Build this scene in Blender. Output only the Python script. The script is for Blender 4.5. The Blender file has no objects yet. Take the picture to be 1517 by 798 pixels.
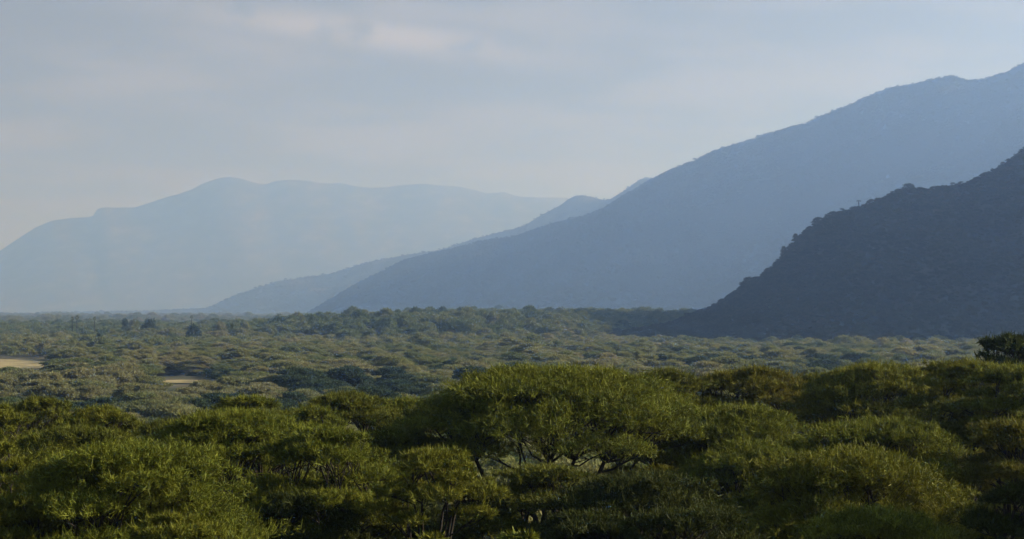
import bpy, math, random
import numpy as np
from mathutils import noise as mnoise, Vector

rng = np.random.default_rng(11)
random.seed(11)
sc = bpy.context.scene
COL = sc.collection

# ------------------------------------------------------------------ camera
CAM_Z = 25.0
F = 758.5 / math.tan(math.radians(15.0))          # focal length in photo pixels (30 degrees across)
PITCH = math.atan((461 - 399) / F)
cd = bpy.data.cameras.new("camera")
cam = bpy.data.objects.new("camera", cd)
COL.objects.link(cam)
cam.location = (0, 0, CAM_Z)
cam.rotation_euler = (math.radians(90) + PITCH, 0, 0)
cd.sensor_width = 36.0
cd.lens = 18.0 / math.tan(math.radians(15.0))
cd.clip_start = 0.5
cd.clip_end = 200000.0
sc.camera = cam


def at(px, py, d):
    """The point of the world d metres ahead that the photograph shows at a pixel."""
    u, v = (px - 758.5) / F, (399 - py) / F
    y = math.cos(PITCH) - v * math.sin(PITCH)
    z = math.sin(PITCH) + v * math.cos(PITCH)
    k = d / y
    return Vector((u * k, d, CAM_Z + z * k))


def px_of(x, y, z):
    dy, dz = y, z - CAM_Z
    fwd = dy * math.cos(PITCH) + dz * math.sin(PITCH)
    up = -dy * math.sin(PITCH) + dz * math.cos(PITCH)
    return 758.5 + F * x / fwd, 399 - F * up / fwd


def sstep(a, b, v):
    t = np.clip((np.asarray(v, float) - a) / (b - a), 0, 1)
    return t * t * (3 - 2 * t)


# ------------------------------------------------------------------ small helpers
def hash2(ix, iy, seed):
    h = (ix.astype(np.int64) * 374761393 + iy.astype(np.int64) * 668265263 + seed * 1442695041) & 0x7FFFFFFF
    h = ((h ^ (h >> 13)) * 1274126177) & 0x7FFFFFFF
    h = (h ^ (h >> 16)) & 0x7FFFFFFF
    return h / float(0x7FFFFFFF)


def vnoise(x, y, seed=0):
    x, y = np.asarray(x, float), np.asarray(y, float)
    ix, iy = np.floor(x).astype(np.int64), np.floor(y).astype(np.int64)
    fx, fy = x - ix, y - iy
    fx, fy = fx * fx * (3 - 2 * fx), fy * fy * (3 - 2 * fy)
    a, b = hash2(ix, iy, seed), hash2(ix + 1, iy, seed)
    c, d = hash2(ix, iy + 1, seed), hash2(ix + 1, iy + 1, seed)
    return (a * (1 - fx) + b * fx) * (1 - fy) + (c * (1 - fx) + d * fx) * fy


def fbm(x, y, seed=0, octs=5, gain=0.5):
    s, a, t = 0.0, 1.0, 0.0
    for o in range(octs):
        s = s + a * (vnoise(x * 2 ** o, y * 2 ** o, seed + o * 17) * 2 - 1)
        t += a
        a *= gain
    return s / t


def mesh_from(name, verts, quads=None, tris=None, smooth=False):
    me = bpy.data.meshes.new(name)
    verts = np.asarray(verts, np.float32).reshape(-1, 3)
    nq = 0 if quads is None else len(quads)
    nt = 0 if tris is None else len(tris)
    me.vertices.add(len(verts))
    me.vertices.foreach_set("co", verts.ravel())
    idx, starts, tot = [], [], []
    if nq:
        idx.append(np.asarray(quads, np.int32).ravel())
        starts.append(np.arange(nq) * 4)
        tot.append(np.full(nq, 4))
    if nt:
        idx.append(np.asarray(tris, np.int32).ravel())
        starts.append(nq * 4 + np.arange(nt) * 3)
        tot.append(np.full(nt, 3))
    if idx:
        idx = np.concatenate(idx)
        me.loops.add(len(idx))
        me.loops.foreach_set("vertex_index", idx)
        me.polygons.add(nq + nt)
        me.polygons.foreach_set("loop_start", np.concatenate(starts).astype(np.int32))
        me.polygons.foreach_set("loop_total", np.concatenate(tot).astype(np.int32))
        if smooth:
            me.polygons.foreach_set("use_smooth", np.ones(nq + nt, bool))
    me.update(calc_edges=True)
    return me


def link(name, me, mat=None, parent=None):
    o = bpy.data.objects.new(name, me)
    COL.objects.link(o)
    if mat is not None and not me.materials:
        me.materials.append(mat)
    if parent is not None:
        o.parent = parent
    return o


def tag(o, label=None, cat=None, group=None, kind=None):
    if label:
        o["label"] = label
    if cat:
        o["category"] = cat
    if group:
        o["group"] = group
    if kind:
        o["kind"] = kind
    return o


def empty(name, loc):
    o = bpy.data.objects.new(name, None)
    o.empty_display_size = 0.5
    o.location = loc
    COL.objects.link(o)
    return o


# ------------------------------------------------------------------ materials
def new_mat(name):
    m = bpy.data.materials.new(name)
    m.use_nodes = True
    nt = m.node_tree
    nt.nodes.clear()
    return m, nt, nt.nodes, nt.links


def leaf_mat(name, ramp, trans=0.35, use_color=False, noise_scale=0.7, vary=0.35):
    """Foliage: a tint per tree, drier and fresher patches, each twig a little different; light comes through the leaves."""
    m, nt, N, L = new_mat(name)
    out = N.new("ShaderNodeOutputMaterial")
    oi = N.new("ShaderNodeObjectInfo")
    geo = N.new("ShaderNodeNewGeometry")
    tc = N.new("ShaderNodeTexCoord")
    ns = N.new("ShaderNodeTexNoise")
    ns.inputs["Scale"].default_value = noise_scale
    ns.inputs["Detail"].default_value = 2
    L.new(tc.outputs["Object"], ns.inputs["Vector"])
    # tint: tree random + noise patches
    add = N.new("ShaderNodeMath"); add.operation = 'MULTIPLY_ADD'
    L.new(ns.outputs["Fac"], add.inputs[0]); add.inputs[1].default_value = 0.7
    sub = N.new("ShaderNodeMath"); sub.operation = 'MULTIPLY_ADD'
    if use_color:
        L.new(oi.outputs["Random"], sub.inputs[0])
    else:                                                  # kinds of tree stand in patches
        n3 = N.new("ShaderNodeTexNoise"); n3.inputs["Scale"].default_value = 0.011; n3.inputs["Detail"].default_value = 3
        L.new(oi.outputs["Location"], n3.inputs["Vector"])
        mm = N.new("ShaderNodeMath"); mm.operation = 'MULTIPLY_ADD'
        L.new(n3.outputs["Fac"], mm.inputs[0]); mm.inputs[1].default_value = 1.5; mm.inputs[2].default_value = -0.5
        m4 = N.new("ShaderNodeMath"); m4.operation = 'MULTIPLY_ADD'
        L.new(oi.outputs["Random"], m4.inputs[0]); m4.inputs[1].default_value = 0.5; L.new(mm.outputs[0], m4.inputs[2])
        L.new(m4.outputs[0], sub.inputs[0])
    sub.inputs[1].default_value = 0.0 if use_color else 0.9
    sub.inputs[2].default_value = 0.15 if use_color else -0.3
    L.new(sub.outputs[0], add.inputs[2])
    cr = N.new("ShaderNodeValToRGB")
    els = cr.color_ramp.elements
    for i, (p, c) in enumerate(ramp):
        e = els[i] if i < 2 else els.new(p)
        e.position = p
        e.color = (*c, 1)
    L.new(add.outputs[0], cr.inputs["Fac"])
    base = cr.outputs["Color"]
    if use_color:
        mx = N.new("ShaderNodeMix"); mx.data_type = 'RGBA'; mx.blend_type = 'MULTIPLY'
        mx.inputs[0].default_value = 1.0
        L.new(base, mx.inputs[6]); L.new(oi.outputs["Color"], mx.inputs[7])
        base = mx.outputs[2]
    # each twig differs
    mr = N.new("ShaderNodeMapRange")
    L.new(geo.outputs["Random Per Island"], mr.inputs["Value"])
    mr.inputs["To Min"].default_value = 1 - vary
    mr.inputs["To Max"].default_value = 1 + vary
    hs = N.new("ShaderNodeHueSaturation")
    L.new(base, hs.inputs["Color"]); L.new(mr.outputs[0], hs.inputs["Value"])
    p = N.new("ShaderNodeBsdfPrincipled")
    p.inputs["Roughness"].default_value = 0.6
    p.inputs["Specular IOR Level"].default_value = 0.08
    L.new(hs.outputs["Color"], p.inputs["Base Color"])
    tr = N.new("ShaderNodeBsdfTranslucent")
    hs2 = N.new("ShaderNodeHueSaturation"); hs2.inputs["Value"].default_value = 1.15; hs2.inputs["Hue"].default_value = 0.485
    L.new(hs.outputs["Color"], hs2.inputs["Color"]); L.new(hs2.outputs["Color"], tr.inputs["Color"])
    ms = N.new("ShaderNodeMixShader"); ms.inputs[0].default_value = trans
    L.new(p.outputs[0], ms.inputs[1]); L.new(tr.outputs[0], ms.inputs[2])
    L.new(ms.outputs[0], out.inputs["Surface"])
    return m


def ground_mat(name, ramp, scale, detail=6, bump=0.0):
    m, nt, N, L = new_mat(name)
    out = N.new("ShaderNodeOutputMaterial")
    tc = N.new("ShaderNodeTexCoord")
    n1 = N.new("ShaderNodeTexNoise"); n1.inputs["Scale"].default_value = scale; n1.inputs["Detail"].default_value = detail
    L.new(tc.outputs["Object"], n1.inputs["Vector"])
    cr = N.new("ShaderNodeValToRGB")
    els = cr.color_ramp.elements
    for i, (p_, c) in enumerate(ramp):
        e = els[i] if i < 2 else els.new(p_)
        e.position = p_
        e.color = (*c, 1)
    L.new(n1.outputs["Fac"], cr.inputs["Fac"])
    p = N.new("ShaderNodeBsdfPrincipled")
    p.inputs["Roughness"].default_value = 0.95
    p.inputs["Specular IOR Level"].default_value = 0.1
    L.new(cr.outputs[0], p.inputs["Base Color"])
    if bump:
        b = N.new("ShaderNodeBump"); b.inputs["Strength"].default_value = bump
        L.new(n1.outputs["Fac"], b.inputs["Height"]); L.new(b.outputs[0], p.inputs["Normal"])
    L.new(p.outputs[0], out.inputs["Surface"])
    return m


M_FG = leaf_mat("acacia_leaves", [(0.25, (0.052, 0.061, 0.009)), (0.5, (0.116, 0.121, 0.012)), (0.8, (0.182, 0.172, 0.020))],
                trans=0.16, use_color=True, noise_scale=0.55, vary=0.38)
R_PLAIN = [(0.0, (0.052, 0.082, 0.027)), (0.3, (0.132, 0.153, 0.046)), (0.6, (0.190, 0.192, 0.064)), (0.85, (0.225, 0.208, 0.082)), (1.0, (0.205, 0.178, 0.082))]
M_PLAIN = leaf_mat("woodland_leaves", R_PLAIN, trans=0.38, noise_scale=0.25, vary=0.16)
M_PLAIN_DARK = leaf_mat("dark_leaves", [(0.2, (0.026, 0.045, 0.022)), (0.9, (0.048, 0.068, 0.026))], trans=0.25, noise_scale=0.3)
M_PLAIN_OLIVE = leaf_mat("olive_leaves", [(0.2, (0.130, 0.148, 0.050)), (0.9, (0.180, 0.182, 0.072))], trans=0.38, noise_scale=0.3)
M_PLAIN_KHAKI = leaf_mat("khaki_leaves", [(0.2, (0.168, 0.168, 0.066)), (0.9, (0.205, 0.194, 0.080))], trans=0.38, noise_scale=0.3)
M_FAN = leaf_mat("tall_wood_leaves", [(0.0, (0.036, 0.062, 0.026)), (0.4, (0.105, 0.138, 0.046)), (0.75, (0.165, 0.182, 0.066)), (1.0, (0.185, 0.165, 0.076))], trans=0.3, noise_scale=0.25, vary=0.2)
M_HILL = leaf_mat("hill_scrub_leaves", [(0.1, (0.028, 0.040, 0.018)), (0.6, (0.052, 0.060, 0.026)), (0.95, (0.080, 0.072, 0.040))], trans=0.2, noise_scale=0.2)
M_BARK = ground_mat("acacia_bark", [(0.3, (0.018, 0.015, 0.011)), (0.7, (0.045, 0.037, 0.028))], 9.0, 5, 0.4)
M_GROUND = ground_mat("plain_earth", [(0.3, (0.050, 0.060, 0.024)), (0.5, (0.085, 0.078, 0.038)), (0.75, (0.150, 0.120, 0.065))], 0.035, 8)
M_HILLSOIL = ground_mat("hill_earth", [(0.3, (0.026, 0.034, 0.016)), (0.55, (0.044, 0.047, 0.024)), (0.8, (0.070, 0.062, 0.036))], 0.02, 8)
M_FARSOIL = ground_mat("far_hill_earth", [(0.3, (0.024, 0.030, 0.016)), (0.55, (0.042, 0.044, 0.024)), (0.8, (0.075, 0.062, 0.040))], 0.004, 9)
M_SPUR = ground_mat("spur_earth", [(0.35, (0.030, 0.036, 0.018)), (0.55, (0.090, 0.080, 0.050)), (0.75, (0.220, 0.185, 0.130))], 0.006, 9)
M_DRY = ground_mat("dry_grass", [(0.3, (0.20, 0.165, 0.070)), (0.5, (0.34, 0.27, 0.115)), (0.75, (0.42, 0.35, 0.17))], 0.09, 9, 0.3)


# ------------------------------------------------------------------ terrain
def terrain(x, y):
    x, y = np.asarray(x, float), np.asarray(y, float)
    base = np.interp(y, [-60, 0, 20, 40, 80, 130, 220, 330, 420], [18, 16.5, 16, 14.8, 12.5, 8.0, 2.5, 0.3, 0.0])
    side = np.clip((np.hypot(x, np.minimum(y, 0)) - 200) / 500, 0, 1)
    base = base * (1 - side * side * (3 - 2 * side))
    fan = 14.5 * sstep(-270, -55, x) * sstep(1250 + 240 * sstep(10, 110, x), 1540 + 240 * sstep(10, 110, x), y) * (1 - sstep(2700, 3800, y)) * (1 - sstep(700, 1300, x))
    fan = fan + 5.0 * sstep(-1100, -800, x) * (1 - sstep(-270, -55, x)) * sstep(1330, 1620, y) * (1 - sstep(2000, 3000, y))
    und = 0.35 * fbm(x / 60, y / 60, 3) + 0.8 * fbm(x / 500, y / 500, 5) * sstep(400, 900, np.hypot(x, y))
    return base + fan + und


def build_terrain():
    rad = np.concatenate([np.linspace(2, 60, 16), np.geomspace(66, 600, 60), np.geomspace(615, 4200, 120), np.geomspace(4400, 45000, 40)])
    ang = np.concatenate([np.linspace(-180, -30, 31)[:-1], np.linspace(-30, 30, 121), np.linspace(30, 180, 31)[1:-1]])
    A, R = np.meshgrid(np.radians(ang), rad)
    X, Y = R * np.sin(A), R * np.cos(A)
    Z = terrain(X, Y)
    n, m = X.shape
    V = np.stack([X, Y, Z], -1).reshape(-1, 3)
    i, j = np.meshgrid(np.arange(n - 1), np.arange(m), indexing="ij")
    a = i * m + j
    b = i * m + (j + 1) % m
    q = np.stack([a, b, b + m, a + m], -1).reshape(-1, 4)[:, ::-1]
    V = np.vstack([V, [[0, 0, float(terrain(0, 0))]]])
    c = len(V) - 1
    t = np.stack([np.full(m, c), (np.arange(m) + 1) % m, np.arange(m)], -1)
    o = link("ground", mesh_from("ground", V, q, t[:, ::-1], True), M_GROUND)
    tag(o, "wide flat valley floor of earth and dry grass under the acacia woodland", "ground", kind="structure")
    return o


build_terrain()


def patch(name, px0, px1, d0, d1, label, seed):
    """A clearing of dry grass: a sheet just above the ground with an irregular rim."""
    xa, xb = (px0 - 758.5) / F, (px1 - 758.5) / F
    n, m = 24, 24
    t, s = np.meshgrid(np.linspace(0, 1, n), np.linspace(-1, 1, m), indexing="ij")
    Y = d0 + (d1 - d0) * t
    half = 0.5 * (xb - xa) * Y * np.sqrt(np.clip(1 - (2 * t - 1) ** 2, 0.02, 1)) * (1 + 0.25 * fbm(t * 3, s * 0 + 0.5 * np.sign(s) + 9, seed))
    X = 0.5 * (xa + xb) * Y + s * half
    Z = terrain(X, Y) + 0.12
    a = (np.arange(n - 1)[:, None] * m + np.arange(m - 1)[None]).ravel()
    q = np.stack([a, a + 1, a + m + 1, a + m], -1)
    o = link(name, mesh_from(name, np.stack([X, Y, Z], -1).reshape(-1, 3), q, None, True), M_DRY)
    tag(o, label, "grassland", kind="structure")


CLEAR = [(-70, 82, 600, 1010), (226, 326, 475, 735)]          # pixel span and distance of the two clearings
patch("dry_grassland", -95, 80, 800, 1000, "pale dry grass clearing at the left edge of the woodland", 4)
patch("dry_grass_strip", 240, 308, 664, 694, "thin pale strip of dry grass between the acacias", 8)


# ------------------------------------------------------------------ hills
def resample(pts, n):
    p = np.asarray(pts, float)
    s = np.concatenate([[0], np.cumsum(np.hypot(np.diff(p[:, 0]), np.diff(p[:, 1])))])
    t = np.linspace(0, s[-1], n)
    return np.stack([np.interp(t, s, p[:, k]) for k in range(p.shape[1])], -1)


def build_hill(name, ridge, foot, n, rows, mat, label, seed, rough, back, power=1.25, extra=()):
    """ridge: world points along the crest; foot: world points along the near foot; the slope between is a loft with gullies."""
    rd, ft = resample(ridge, n), resample(foot, n)
    u = np.linspace(0, 1, n)
    G = []
    for k in range(rows):                                   # near slope, foot to crest
        s = k / (rows - 1)
        X = ft[:, 0] + (rd[:, 0] - ft[:, 0]) * s
        Y = ft[:, 1] + (rd[:, 1] - ft[:, 1]) * s
        H = rd[:, 2]
        wob = s * (1 - s) * 4
        sp = rough[1]
        gul = 1 - np.abs(fbm(X / sp + 3 * fbm(Y / sp / 3, X / sp / 3, seed + 2), Y / sp / 2.2, seed, 5)) * 2
        Z = -2.0 + (H + 2) * s ** power + H * rough[0] * wob * (gul - 0.5)
        Z = Z + H * 0.02 * s * fbm(X / sp * 7, Y / sp * 7, seed + 5, 3)
        G.append(np.stack([X, Y, Z], -1))
    for k in range(1, 10):                                  # far slope
        s = k / 9
        Y = rd[:, 1] + back * s
        Z = rd[:, 2] * (1 - s) ** 1.2 - 3 * s
        G.append(np.stack([rd[:, 0] + back * 0.12 * s, Y, Z], -1))
    G = np.array(G)
    R, m = G.shape[:2]
    a = (np.arange(R - 1)[:, None] * m + np.arange(m - 1)[None]).ravel()
    q = np.stack([a, a + 1, a + m + 1, a + m], -1)
    o = link(name, mesh_from(name, G.reshape(-1, 3), q, None, True), mat)
    tag(o, label, "hill", kind="structure")
    return G


def ridge_pts(px, depth):
    """silhouette pixels with their distance -> crest points"""
    ds = np.interp([p[0] for p in px], [d[0] for d in depth], [d[1] for d in depth])
    return [at(p[0], p[1], d)[:] for p, d in zip(px, ds)]


near_px = [(905, 497), (935, 491), (965, 486), (1000, 478), (1040, 461), (1065, 449), (1090, 433), (1110, 419), (1128, 407), (1145, 395), (1163, 376),
           (1180, 353), (1195, 340), (1210, 328), (1240, 314), (1272, 306), (1300, 294), (1330, 281), (1360, 278), (1395, 276),
           (1430, 272), (1450, 264), (1480, 246), (1500, 231), (1517, 219)]
near_r = ridge_pts(near_px, [(905, 1500), (1100, 1640), (1272, 1730), (1517, 1830)])
near_r += [(560, 1780, 228), (640, 1640, 236), (730, 1440, 240), (800, 1300, 240), (870, 1235, 235), (970, 1195, 235), (1120, 1180, 235)]  # unseen crest past the right edge, shaped to shade the visible slope
near_f = [(60, 1470, 0), (110, 1390, 0), (150, 1310, 0), (200, 1260, 0), (260, 1235, 0), (330, 1225, 0), (390, 1235, 0), (440, 1245, 0), (500, 1215, 0), (600, 1150, 0), (700, 1070, 0), (800, 1020, 0), (950, 985, 0)]
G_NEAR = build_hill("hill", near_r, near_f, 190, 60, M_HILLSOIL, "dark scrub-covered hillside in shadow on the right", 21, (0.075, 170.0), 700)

mid_px = [(430, 470), (474, 466), (490, 452), (506, 440), (530, 421), (553, 409), (575, 397), (597, 387), (622, 380), (648, 373), (680, 365), (710, 357), (740, 352), (771, 347),
          (800, 338), (835, 328), (870, 317), (900, 306), (930, 287), (955, 272), (975, 261), (1005, 247), (1040, 233), (1070, 220), (1100, 211), (1125, 202), (1150, 193), (1175, 185), (1200, 179),
          (1235, 165), (1270, 150), (1295, 140), (1320, 132), (1345, 124), (1370, 118), (1390, 113), (1410, 112), (1430, 114), (1450, 115), (1470, 113), (1490, 109),
          (1505, 104), (1517, 97), (1600, 70), (1750, 50), (1950, 20), (2200, 0)]
mid_r = ridge_pts(mid_px, [(430, 7600), (700, 8000), (1000, 7300), (1517, 6300), (2200, 5600)])
mid_f = [at(420, 0, 7500)[:2] + (0,), at(474, 0, 7000)[:2] + (0,), at(620, 0, 6400)[:2] + (0,), at(800, 0, 5600)[:2] + (0,), at(1000, 0, 5000)[:2] + (0,),
         at(1250, 0, 4500)[:2] + (0,), at(1517, 0, 4100)[:2] + (0,), at(2000, 0, 3600)[:2] + (0,), at(2500, 0, 3300)[:2] + (0,)]
G_MID = build_hill("escarpment", mid_r, mid_f, 300, 70, M_FARSOIL, "long blue hazy escarpment rising to the right behind the dark hill", 33, (0.20, 900.0), 3500, 1.15)

l2_px = [(60, 463), (130, 462), (200, 461.2), (250, 459), (300, 457), (312, 455), (345, 439), (379, 427), (400, 420), (423, 415), (455, 410), (490, 405), (520, 396), (549, 387), (580, 382), (608, 377), (635, 373),
         (656, 368), (691, 356), (712, 350), (735, 345), (757, 340), (778, 333), (796, 323), (814, 313), (830, 305), (843, 296), (853, 291), (865, 290), (878, 291), (890, 294), (905, 295), (925, 283), (950, 266),
         (1000, 262), (1100, 270), (1300, 300)]
l2_r = ridge_pts(l2_px, [(60, 11600), (500, 11000), (900, 10400), (1300, 10200)])
l2_f = [at(40, 0, 11400)[:2] + (0,), at(300, 0, 10800)[:2] + (0,), at(480, 0, 9800)[:2] + (0,), at(700, 0, 9100)[:2] + (0,), at(1000, 0, 8900)[:2] + (0,), at(1350, 0, 8900)[:2] + (0,)]
G_L2 = build_hill("ridge", l2_r, l2_f, 220, 50, M_SPUR, "paler spur behind the blue escarpment, running out to the plain", 47, (0.20, 1100.0), 3000, 1.1)

l3_px = [(-500, 462), (-300, 455), (-200, 448), (-120, 430), (-60, 405), (0, 372), (30, 352), (52, 338), (75, 328), (105, 323), (137, 320), (141, 309), (152, 306), (175, 306), (200, 306), (215, 301), (250, 290), (285, 281),
         (303, 270), (320, 264), (345, 262), (360, 265), (378, 271), (395, 273), (405, 269), (425, 266), (450, 266), (475, 271), (505, 270), (530, 275), (550, 278),
         (575, 276), (595, 272), (625, 271), (650, 273), (680, 277), (720, 286), (735, 284), (747, 283), (770, 290), (800, 292), (835, 294), (900, 300), (1000, 306), (1200, 330)]
l3_r = ridge_pts(l3_px, [(-500, 18600), (1200, 18600)])
l3_f = [at(-520, 0, 16400)[:2] + (0,), at(1300, 0, 16400)[:2] + (0,)]
G_L3 = build_hill("mountains", l3_r, l3_f, 260, 40, M_SPUR, "very pale blue mountain range on the far left horizon", 59, (0.08, 2400.0), 4000, 1.0)


# ------------------------------------------------------------------ trees
def unit(v):
    return v / np.maximum(np.linalg.norm(v, axis=-1, keepdims=True), 1e-6)


def ribbons(pos, d, side, length, width, bend):
    """A leafy twig: a narrow ribbon of two quads that bends as it goes. Returns verts and quads."""
    n = len(pos)
    L, W = length[:, None], width[:, None]
    p0 = pos
    p1 = pos + d * L * 0.5 + bend * L * 0.12
    p2 = pos + d * L + bend * L * 0.45
    V = np.stack([p0 - side * W * 0.3, p0 + side * W * 0.3, p1 - side * W * 0.5, p1 + side * W * 0.5, p2 - side * W * 0.12, p2 + side * W * 0.12], 1)
    b = np.arange(n)[:, None] * 6
    Q = np.concatenate([b + [0, 1, 3, 2], b + [2, 3, 5, 4]], 0)
    return V.reshape(-1, 3), Q


def tube(path, rad, sides=6):
    path = np.asarray(path, float)
    n = len(path)
    t = np.gradient(path, axis=0)
    t = unit(t)
    ref = np.array([0.31, 0.95, 0.05])
    a = unit(np.cross(t, ref))
    b = np.cross(t, a)
    ph = np.arange(sides) / sides * 2 * np.pi
    V = path[:, None] + np.asarray(rad)[:, None, None] * (np.cos(ph)[None, :, None] * a[:, None] + np.sin(ph)[None, :, None] * b[:, None])
    i, j = np.meshgrid(np.arange(n - 1), np.arange(sides), indexing="ij")
    q = np.stack([i * sides + j, i * sides + (j + 1) % sides, (i + 1) * sides + (j + 1) % sides, (i + 1) * sides + j], -1).reshape(-1, 4)
    return V.reshape(-1, 3), q


def curve(p, q, r, n=7, sag=0.15, wig=0.05):
    """from p to q, leaving upward/outward, a little crooked"""
    p, q = np.asarray(p, float), np.asarray(q, float)
    L = np.linalg.norm(q - p)
    m = (p + q) / 2 + np.array([0, 0, -sag * L]) + r.normal(0, wig, 3) * L
    t = np.linspace(0, 1, n)[:, None]
    c = (1 - t) ** 2 * p + 2 * t * (1 - t) * m + t * t * q
    c[1:-1] += r.normal(0, wig * 0.25, (n - 2, 3)) * L
    return c


def merge(parts):
    V, Q, o = [], [], 0
    for v, q in parts:
        V.append(v); Q.append(q + o); o += len(v)
    return np.concatenate(V), np.concatenate(Q)


def make_pads(W, H, T, r, npad, flat=0.42, lower=0.28, dome=0.62, padr=(0.13, 0.19)):
    """leaf clumps of an umbrella crown: (centre, rx, ry, rz)"""
    R = W / 2
    pads, pts = [], []
    for k in range(npad):
        best, bd = None, -1
        for _ in range(12):
            a, q = r.uniform(0, 2 * np.pi), math.sqrt(r.uniform(0, 1))
            c = np.array([math.cos(a) * q, math.sin(a) * q])
            dd = min([np.linalg.norm(c - o) for o in pts], default=1)
            if dd > bd:
                best, bd = c, dd
        pts.append(best)
        q = np.linalg.norm(best)
        pr = W * r.uniform(*padr)
        rz = pr * r.uniform(flat * 0.8, flat * 1.25)
        c = best * (R - pr * 0.75)
        z = H - rz - T * dome * q ** 2.8 - abs(r.normal(0, 0.07)) * T
        if q > 0.45 and r.uniform() < lower:
            z -= T * r.uniform(0.22, 0.42)
        pads.append((np.array([c[0], c[1], z]), pr * r.uniform(0.85, 1.2), pr * r.uniform(0.85, 1.2), rz))
    return pads


def crown_mesh(name, pads, n, length, width, r, spiky=True, low=-0.30):
    area = np.array([p[1] * p[2] for p in pads]) ** 0.9
    if spiky == "tufts":                                   # a clump is made of small tufts
        nk = max(120, n // 30)
        wk = r.choice(len(pads), nk, p=area / area.sum())
        ak, ck = r.uniform(0, 2 * np.pi, nk), r.uniform(low, 1.0, nk)
        sk = np.sqrt(np.clip(1 - ck * ck, 0, 1)) * (1 + 0.25 * np.sin(3 * ak + wk) + 0.15 * np.sin(5 * ak - 2.0 * wk))
        ok = np.stack([sk * np.cos(ak), sk * np.sin(ak), ck], -1) * (r.uniform(0.25, 1.0, nk) ** 0.5)[:, None]
        ok *= np.where(r.uniform(0, 1, nk) < 0.12, r.uniform(1.1, 1.35, nk), 1.0)[:, None]
        kk = r.integers(0, nk, n)
        which = wk[kk]
        C = np.array([p[0] for p in pads])[which]
        S = np.array([p[1:] for p in pads])[which]
        q = unit(r.normal(0, 1, (n, 3)) * np.array([1, 1, 0.8]) + np.array([0, 0, 0.35]))
        rad = (0.20 * S[:, :1] * r.uniform(0.5, 1.3, nk)[kk][:, None]) * r.uniform(0.05, 1, (n, 1))
        P = C + ok[kk] * S + q * rad * np.array([1, 1, 0.75])
        o = ok[kk] * 0.7 + q * 0.6
    else:
        which = r.choice(len(pads), n, p=area / area.sum())
        C = np.array([p[0] for p in pads])[which]
        S = np.array([p[1:] for p in pads])[which]
        a = r.uniform(0, 2 * np.pi, n)
        cz = r.uniform(low, 1.0, n)
        sn = np.sqrt(np.clip(1 - cz * cz, 0, 1))
        ph = r.uniform(0, 6.28, len(pads))[which]
        lob = 1 + 0.22 * np.sin(3 * a + ph) + 0.14 * np.sin(5 * a - 2 * ph)
        o = np.stack([sn * np.cos(a) * lob, sn * np.sin(a) * lob, cz], -1)
        rr = r.uniform(0.30, 1.0, n) ** 0.55
        P = C + o * S * rr[:, None]
    outw = unit(o / S)
    up = np.array([0, 0, 1.0])
    if spiky:
        d = unit(outw * 0.35 + o * np.array([0.55, 0.55, 0]) + up * r.uniform(-0.1, 0.75, (n, 1)) + r.normal(0, 0.65, (n, 3)))
        side = unit(np.cross(d, r.normal(0, 1, (n, 3))))
        bend = up * r.uniform(-0.35, 0.5, (n, 1)) + r.normal(0, 0.35, (n, 3))
        if spiky == "tufts":                               # upright shoots along the tops
            sh = (r.uniform(0, 1, n) < 0.10) & (o[:, 2] > 0.25)
            d[sh] = unit(up + o[sh] * 0.25 + r.normal(0, 0.28, (int(sh.sum()), 3)))
            side[sh] = unit(np.cross(d[sh], r.normal(0, 1, (int(sh.sum()), 3))))
    else:
        d = unit(o * np.array([1, 1, 0.25]) + up * 0.12 + r.normal(0, 0.4, (n, 3)))
        side = unit(np.cross(d, outw + r.normal(0, 0.35, (n, 3))))
        bend = r.normal(0, 0.25, (n, 3)) - up * 0.15
    L = length * r.uniform(0.55, 1.3, n) * np.where(r.uniform(0, 1, n) < (0.03 if spiky == "tufts" else 0), 2.0, 1.0)
    if spiky == "tufts":
        L = np.where(sh, length * r.uniform(1.0, 1.9, n), L)
    Wd = width * r.uniform(0.7, 1.3, n)
    V, Q = ribbons(P - d * L[:, None] * 0.4, d, side, L, Wd, bend)
    return mesh_from(name, V, Q)


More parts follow.
